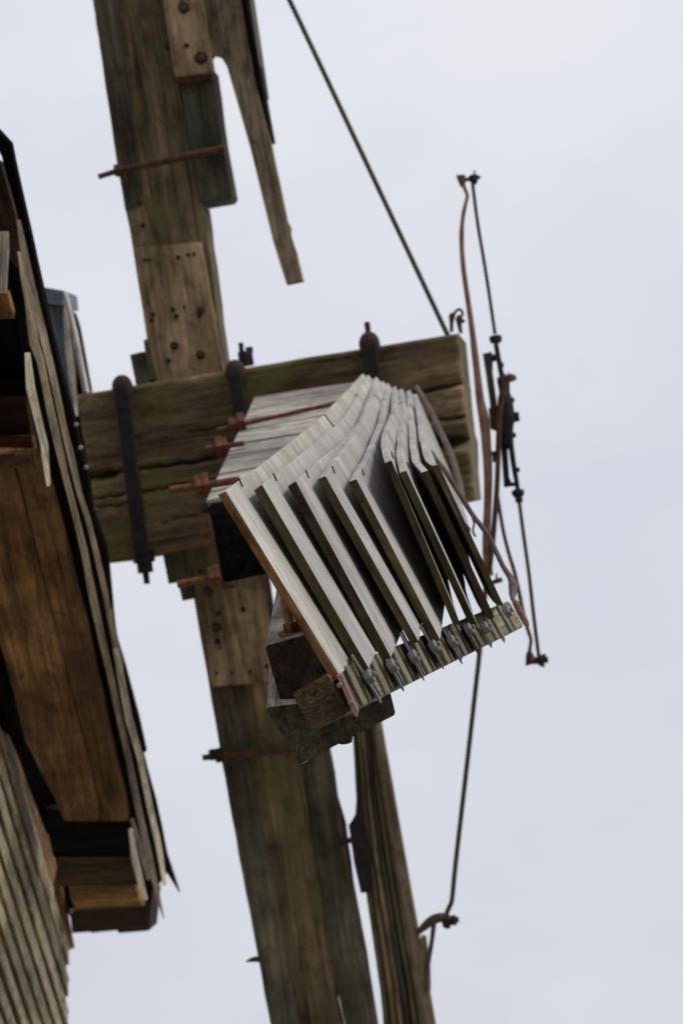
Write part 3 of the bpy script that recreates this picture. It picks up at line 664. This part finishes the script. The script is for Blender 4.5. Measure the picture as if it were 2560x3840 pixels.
# hooks behind the shaft corner
rod('hook', [(1692, 1245), (1692, 1212), (1694, 1186), (1702, 1180)], [.006, .007, .012, .008], 'rustdark', z=8.8)
rod('hook', [(1728, 1250), (1722, 1220), (1722, 1196), (1732, 1190)], [.006, .008, .014, .009], 'rustdark', z=8.8)
rod('hook', [(1698, 1190), (1708, 1168), (1722, 1160), (1732, 1170), (1733, 1186)], .005, 'brownrod', z=8.8)
rod('hook', [(1722, 1205), (1742, 1204)], [.008, .005], 'rustdark', z=8.8)
rod('lug', [(1846, 2186), (1862, 2178), (1882, 2174)], [.006, .009, .008], 'rustdark', z=8.4)
rod('lug', [(1860, 2150), (1862, 2180)], .003, 'rustdark', z=8.4)

# ---------------------------------------------------------------- near sail
ns = thing('near_sail', 'windmill sail pointing at the viewer with nine rows of open grey slats', 'windmill sail', P(1250, 1700, 8.6))
TL = [(817, 1855), (953, 1840), (1080, 1823), (1190, 1798), (1306, 1807), (1442, 1738), (1499, 1775), (1578, 1772), (1620, 1747)]
TR = [(846, 1840), (983, 1817), (1110, 1804), (1219, 1787), (1335, 1796), (1466, 1727), (1525, 1766), (1603, 1764), (1643, 1742)]
BL = [(1252, 2555), (1357, 2517), (1440, 2473), (1542, 2425), (1626, 2413), (1704, 2346), (1770, 2350), (1836, 2323), (1871, 2277)]
BR = [(1279, 2540), (1384, 2504), (1467, 2465), (1569, 2407), (1651, 2400), (1724, 2337), (1787, 2339), (1852, 2316), (1886, 2268)]
RIDGE = [
    [(846, 1840), (995, 1734), (1171, 1594), (1241, 1530), (1362, 1399)],
    [(983, 1817), (1010, 1798), (1110, 1718), (1196, 1648), (1292, 1565), (1381, 1405)],
    [(1110, 1804), (1196, 1730), (1305, 1635), (1362, 1571), (1412, 1413)],
    [(1219, 1787), (1250, 1740), (1312, 1661), (1366, 1565), (1437, 1427)],
    [(1335, 1796), (1352, 1763), (1388, 1699), (1418, 1622), (1441, 1559), (1456, 1437)],
    [(1466, 1727), (1446, 1661), (1452, 1603), (1480, 1539), (1482, 1445)],
    [(1525, 1766), (1505, 1699), (1511, 1616), (1517, 1539), (1509, 1458)],
    [(1603, 1764), (1566, 1724), (1552, 1648), (1547, 1590), (1541, 1508), (1536, 1463)],
    [(1643, 1742), (1610, 1718), (1594, 1654), (1583, 1597), (1577, 1539), (1562, 1476)]]
def z_near(i): return 4.2 + .165 * i
def z_far(i): return 8.0 + .05 * i
def along(poly, s):
    ls = [math.hypot(b[0] - a[0], b[1] - a[1]) for a, b in zip(poly, poly[1:])]
    d = s * sum(ls)
    for (a, b), l in zip(zip(poly, poly[1:]), ls):
        if d <= l: return (a[0] + (b[0] - a[0]) * d / l, a[1] + (b[1] - a[1]) * d / l)
        d -= l
    return poly[-1]
def spread(poly):         # smooth the traced line a little
    n = 40; p = [along(poly, k / n) for k in range(n + 1)]
    for _ in range(6): p = [p[0]] + [((p[k - 1][0] + 2 * p[k][0] + p[k + 1][0]) / 4, (p[k - 1][1] + 2 * p[k][1] + p[k + 1][1]) / 4) for k in range(1, n)] + [p[-1]]
    return p
for i in range(9):
    zn, zf_ = z_near(i), z_far(i)
    R_ = spread(RIDGE[i])
    W0 = P(*BR[i], zn) - P(*TR[i], zn)
    T0 = P(*TL[i], zn) - P(*TR[i], zn)
    def sec(z):           # section of row i at distance z
        s = (1 / zn - 1 / z) / (1 / zn - 1 / zf_)
        u, v = along(R_, s); tw = math.radians(11 - 1.6 * i) * ((z - zn) / (zf_ - zn))
        q = Matrix.Rotation(tw, 3, VIEW)
        Wd = q.inverted() @ W0; Td = q.inverted() @ T0
        p = P(u, v, z)
        return [p, p + Wd, p + Wd + Td, p + Td]
    nb = 4
    zs = [zn + (zf_ - zn) * (k / nb) ** 0.9 for k in range(nb + 1)]
    for k in range(nb):
        za, zb_ = zs[k] + (0.001 if k else 0), zs[k + 1] - 0.001
        sh = cdir(random.uniform(-1, 1), random.uniform(-1, 1), 0) * (0.0012 if k else 0)
        sf = lambda f, za=za, zb_=zb_, sh=sh: [p + sh for p in sec(za + (zb_ - za) * f)]
        em = MT['freshend'] if (i == 0 and k == 0) else MT['slatend']
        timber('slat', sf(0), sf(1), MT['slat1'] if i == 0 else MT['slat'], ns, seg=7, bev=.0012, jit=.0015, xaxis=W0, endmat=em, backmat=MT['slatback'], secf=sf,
               label='yellowed slat with an orange brown sawn end' if (i == 0 and k == 0) else None)
        # cross batten pins between the boards
        if k < 1:
            zz = zs[k] + .16 if k == 0 else zs[k]
            q = sec(zz); nrm_ = (q[0] - q[3]).normalized()
            e = q[0] - W0 * 0.012
            tube('pin', [q[0] + W0 * .03 + nrm_ * .004, e + nrm_ * .006], .0016, MT['iron'], ns, n=6)
# crossbar: end face towards the lens, then running away along the row of slats
zb0 = 4.19
E0 = [P(u, v, zb0) for u, v in ((1229, 2525), (1302, 2680), (1176, 2743), (1093, 2601))]
ZB1 = 5.76
LB = P(1933, 2301, ZB1) - P(1265, 2602, zb0)
E1 = [P(1905, 2252, ZB1), P(1962, 2350, ZB1)]
E1 = E1 + [E1[1] + (E0[2] - E0[1]) * .92, E1[0] + (E0[3] - E0[0]) * .92]
timber('crossbar', E0, E1, MT['barwood'], ns, seg=14, bev=.004, jit=.0012, endmat=MT['crossend'])
ldir = LB.normalized()
side_v = (E0[1] - E0[0])
face_n = side_v.cross(E1[0] - E0[0]).normalized()
if face_n.dot(CAM - E0[0]) < 0: face_n = -face_n
for i in range(9):        # spacer blocks on the bar between the hinge plates
    zi = z_near(i) + .04; t = (zi - zb0) / (ZB1 - zb0)
    for j, off in enumerate((0.055, 0.125)):
        f0 = min(.95, t + off * .75 / LB.length); a0 = E0[0].lerp(E1[0], f0); sv = E0[1].lerp(E1[1], f0) - a0; a1 = a0 + ldir * (0.018 if j else 0.030)
        qa = [a0 + face_n * .001, a0 + sv * .99 + face_n * .001, a0 + sv * .99 + face_n * .006, a0 + face_n * .006]
        timber('spacer', qa, [p + (a1 - a0) for p in qa], MT['barwood'], ns, seg=1, bev=.002, jit=.001, xaxis=side_v)
PL = [((1262, 2535), (1330, 2690)), ((1312, 2460), (1424, 2640)), ((1444, 2477), (1509, 2594)), ((1496, 2379), (1586, 2555)), ((1572, 2352), (1660, 2511)),
      ((1657, 2364), (1729, 2492)), ((1733, 2356), (1796, 2465)), ((1794, 2364), (1840, 2431)), ((1852, 2344), (1888, 2411))]
NUT = [None, (1382, 2538), (1470, 2498), (1551, 2463), (1626, 2425), (1695, 2406), (1756, 2360), (1819, 2354), (1901, 2295)]
for i in range(9):
    z = z_near(i) - .03; (u0, v0), (u1, v1) = PL[i]
    l = math.hypot(u1 - u0, v1 - v0); px_, py_ = (v1 - v0) / l, -(u1 - u0) / l
    th = 11 * 4.2 / z * (1.9 if i == 0 else 1)
    a, b = P(u0, v0, z), P(u1, v1, z)
    t_ = P(u0 + px_ * th, v0 + py_ * th, z) - a
    w_ = VIEW * 0.045 + ldir * .004
    mat = 'pink' if i == 0 else ('rustdark' if i == 6 else 'steel')
    bb = b - (b - a) * .10
    timber('hinge_plate', [a, a + t_, a + t_ + w_, a + w_], [bb, bb + t_, bb + t_ + w_, bb + w_], MT[mat], ns, seg=2, bev=.001, jit=.0004)
    timber('hinge_tip', [bb, bb + t_, bb + t_ + w_, bb + w_], [b + t_ * .15, b + t_ * .6, b + t_ * .6 + w_ * .7, b + t_ * .15 + w_ * .7], MT[mat], ns, seg=1, bev=.001, jit=.0003)
    # second leaf of the hinge, a little further along the bar
    o2 = ldir * .02 + VIEW * .012
    timber('hinge_leaf', [p + o2 for p in (a, a + t_ * .6, a + t_ * .6 + w_, a + w_)], [p + o2 for p in (bb, bb + t_ * .6, bb + t_ * .6 + w_, bb + w_)], MT['iron'], ns, seg=1, bev=.001, jit=.0004)
    if NUT[i]:
        nax = cdir(.84, .54, .15)
        hexnut('nut', P(*NUT[i], z - .010), nax, .0130, .014, MT['steel'], ns)
        tube('bolt', [P(*NUT[i], z - .010) + nax * .004, P(*NUT[i], z - .010) + nax * .013], .0045, MT['steel'], ns, n=8)
    else:
        for (u, v) in ((1273, 2570), (1313, 2635)):
            lathe('screw', P(u, v, z - .003), VIEW, [(-.002, .0025), (0, .0045), (.004, .0045)], MT['steel'], ns, n=10)
# rusty scraps of iron caught at the hinges
for (u, v, i) in ((1532, 2488, 3),):
    zz = z_near(i) + (.10 if i == 0 else .0)
    lathe('rusty_bolt', P(u, v, zz), cdir(.5, .2, 1), [(-.009, .004), (-.004, .007), (.005, .006), (.010, .003)], MT['rust'], ns, n=7)
# the three timbers that carry the bar
VW = vp(1210, 1250)
q = [P(u, v, 4.62) for u, v in ((994, 2423), (1185, 2370), (1250, 2590), (1055, 2640))]
timber('whip', q, [p + VW * 2.9 for p in q], MT['greybrown'], ns, seg=10, bev=.004, jit=.0012, endmat=MT['whipend'])
q = [P(996, 2653, 4.52), P(1462, 2596, 4.68), P(1482, 2680, 4.68), P(1122, 2866, 4.54)]
VW2 = vp(1100, 1250)
timber('whip_backing', q, [p + VW2 * 0.55 for p in q], MT['greybrown'], ns, seg=4, bev=.004, jit=.0012, endmat=MT['backend'])
lathe('bolt', P(1290, 2752, 4.66), cdir(.15, -1, 0), [(-.01, .022), (.004, .022), (.006, .015), (.016, .012), (.018, .006)], MT['iron'], ns, n=10)
lathe('splinter', P(1136, 2846, 4.60), cdir(-.1, -1, 0), [(-.01, .014), (.0, .010), (.005, .005), (.008, .002)], MT['grey'], ns, n=7)
tube('threaded_bolt', [P(1066, 2255, 4.78), P(1093, 2372, 4.72)], .0085, MT['rust'], ns, n=8)
hexnut('nut', P(1092, 2352, 4.70), cdir(-.2, 1, 0), .016, .018, MT['rust'], ns)
lathe('washer', P(1097, 2370, 4.70), cdir(-.2, 1, .2), [(-.001, .026), (.002, .026)], MT['rust'], ns, n=18)
# root of the stock, wedge shaped, from the shaft to its black end
zs0 = 7.25
q = [P(777, 1889, zs0), P(985, 1846, zs0), P(1040, 2140, zs0), P(836, 2190, zs0)]
qb = [P(960, 1495, 8.80), P(1340, 1440, 8.70), P(1400, 1800, 8.70), P(1010, 1860, 8.80)]
timber('stock', q, qb, MT['grey'], ns, seg=12, bev=.008, jit=.005, endmat=MT['black'])
# bearing planks on top of the stock root, with gaps where the bolts cross
def on_top(f, g):
    a = q[0].lerp(qb[0], f); b = q[1].lerp(qb[1], f); return a.lerp(b, g)
upn = (q[0] - q[3]).normalized()
for f0, f1 in ((0.0, .20), (.225, .47), (.49, .72), (.74, .985)):
    lo4 = [on_top(f0, -.01), on_top(f0, 1.01), on_top(f0, 1.01) + upn * .010, on_top(f0, -.01) + upn * .010]
    hi4 = [on_top(f1, -.01), on_top(f1, 1.01), on_top(f1, 1.01) + upn * .010, on_top(f1, -.01) + upn * .010]
    timber('bearing_plank', lo4, hi4, MT['grey'], ns, seg=4, bev=.003, jit=.003, xaxis=on_top(f0, 1) - on_top(f0, 0))
prism('edge_bar', [(775, 1935), (785, 1935), (838, 2195), (880, 2190), (882, 2205), (830, 2210)], zs0 - .02, 0.02, MT['rustdark'], ns, wob=0)
def rootbolt(p0, p1, r, nuts, z):
    tube('root_bolt', [P(*p0, z), P(*p1, z)], r, MT['rust'], ns, n=10)
    d = (P(*p1, z) - P(*p0, z)).normalized()
    for u, v, rr, l in nuts:
        squarenut('root_nut', P(u, v, z), d, rr, l, MT['rust'], ns)
rootbolt((638, 1838), (900, 1800), .0115, [(748, 1822, .030, .022), (772, 1818, .034, .018)], 7.35)
rootbolt((772, 1682), (916, 1662), .0085, [(822, 1674, .030, .020), (842, 1672, .026, .014)], 7.9)
rootbolt((815, 1612), (1260, 1512), .0075, [(876, 1590, .021, .026), (905, 1580, .028, .022)], 8.2)
rootbolt((665, 2192), (830, 2160), .0105, [(800, 2166, .030, .022), (818, 2162, .034, .014)], 7.22)
rootbolt((750, 2000), (800, 1992), .0105, [(768, 1997, .020, .014)], 7.35)
# twisted iron strap and shutter bar on the outer edge
def ntube(name, pts, z0, z1, r, mat, sx=1.0, hint=None):
    n = len(pts); tube(name, [P(u, v, 1 / (1 / z0 + (1 / z1 - 1 / z0) * k / (n - 1))) for k, (u, v) in enumerate(pts)], r, MT[mat], ns, sx=sx, hint=hint)
ntube('shutter_bar', [(1617, 1690), (1640, 1728), (1667, 1765), (1720, 1849), (1768, 1926), (1833, 2015), (1881, 2116), (1912, 2166), (1923, 2200), (1921, 2230), (1921, 2250)], 6.6, 6.12,
      [.003, .005, .0068, .0068, .0062, .0065, .0062, .0075, .0115, .0085, .004], 'brownrod')
ntube('shutter_bar_end', [(1922, 2248), (1932, 2262), (1950, 2298), (1968, 2330), (1977, 2350)], 6.1, 6.1, [.004, .008, .0085, .008, .005], 'redrod')
ntube('strap', [(1560, 1448), (1607, 1527), (1655, 1628), (1696, 1720), (1725, 1820), (1738, 1870)], 8.2, 7.0, [.007, .008, .009, .009, .008, .003], 'brownrod', sx=.4)
ntube('wire', [(1740, 1880), (1762, 1920), (1776, 1960), (1772, 1990), (1780, 2010)], 6.8, 6.6, .003, 'rustdark')
ntube('wire', [(1744, 1965), (1752, 1985), (1756, 2000)], 6.3, 6.3, [.003, .008, .003], 'stockgreen')
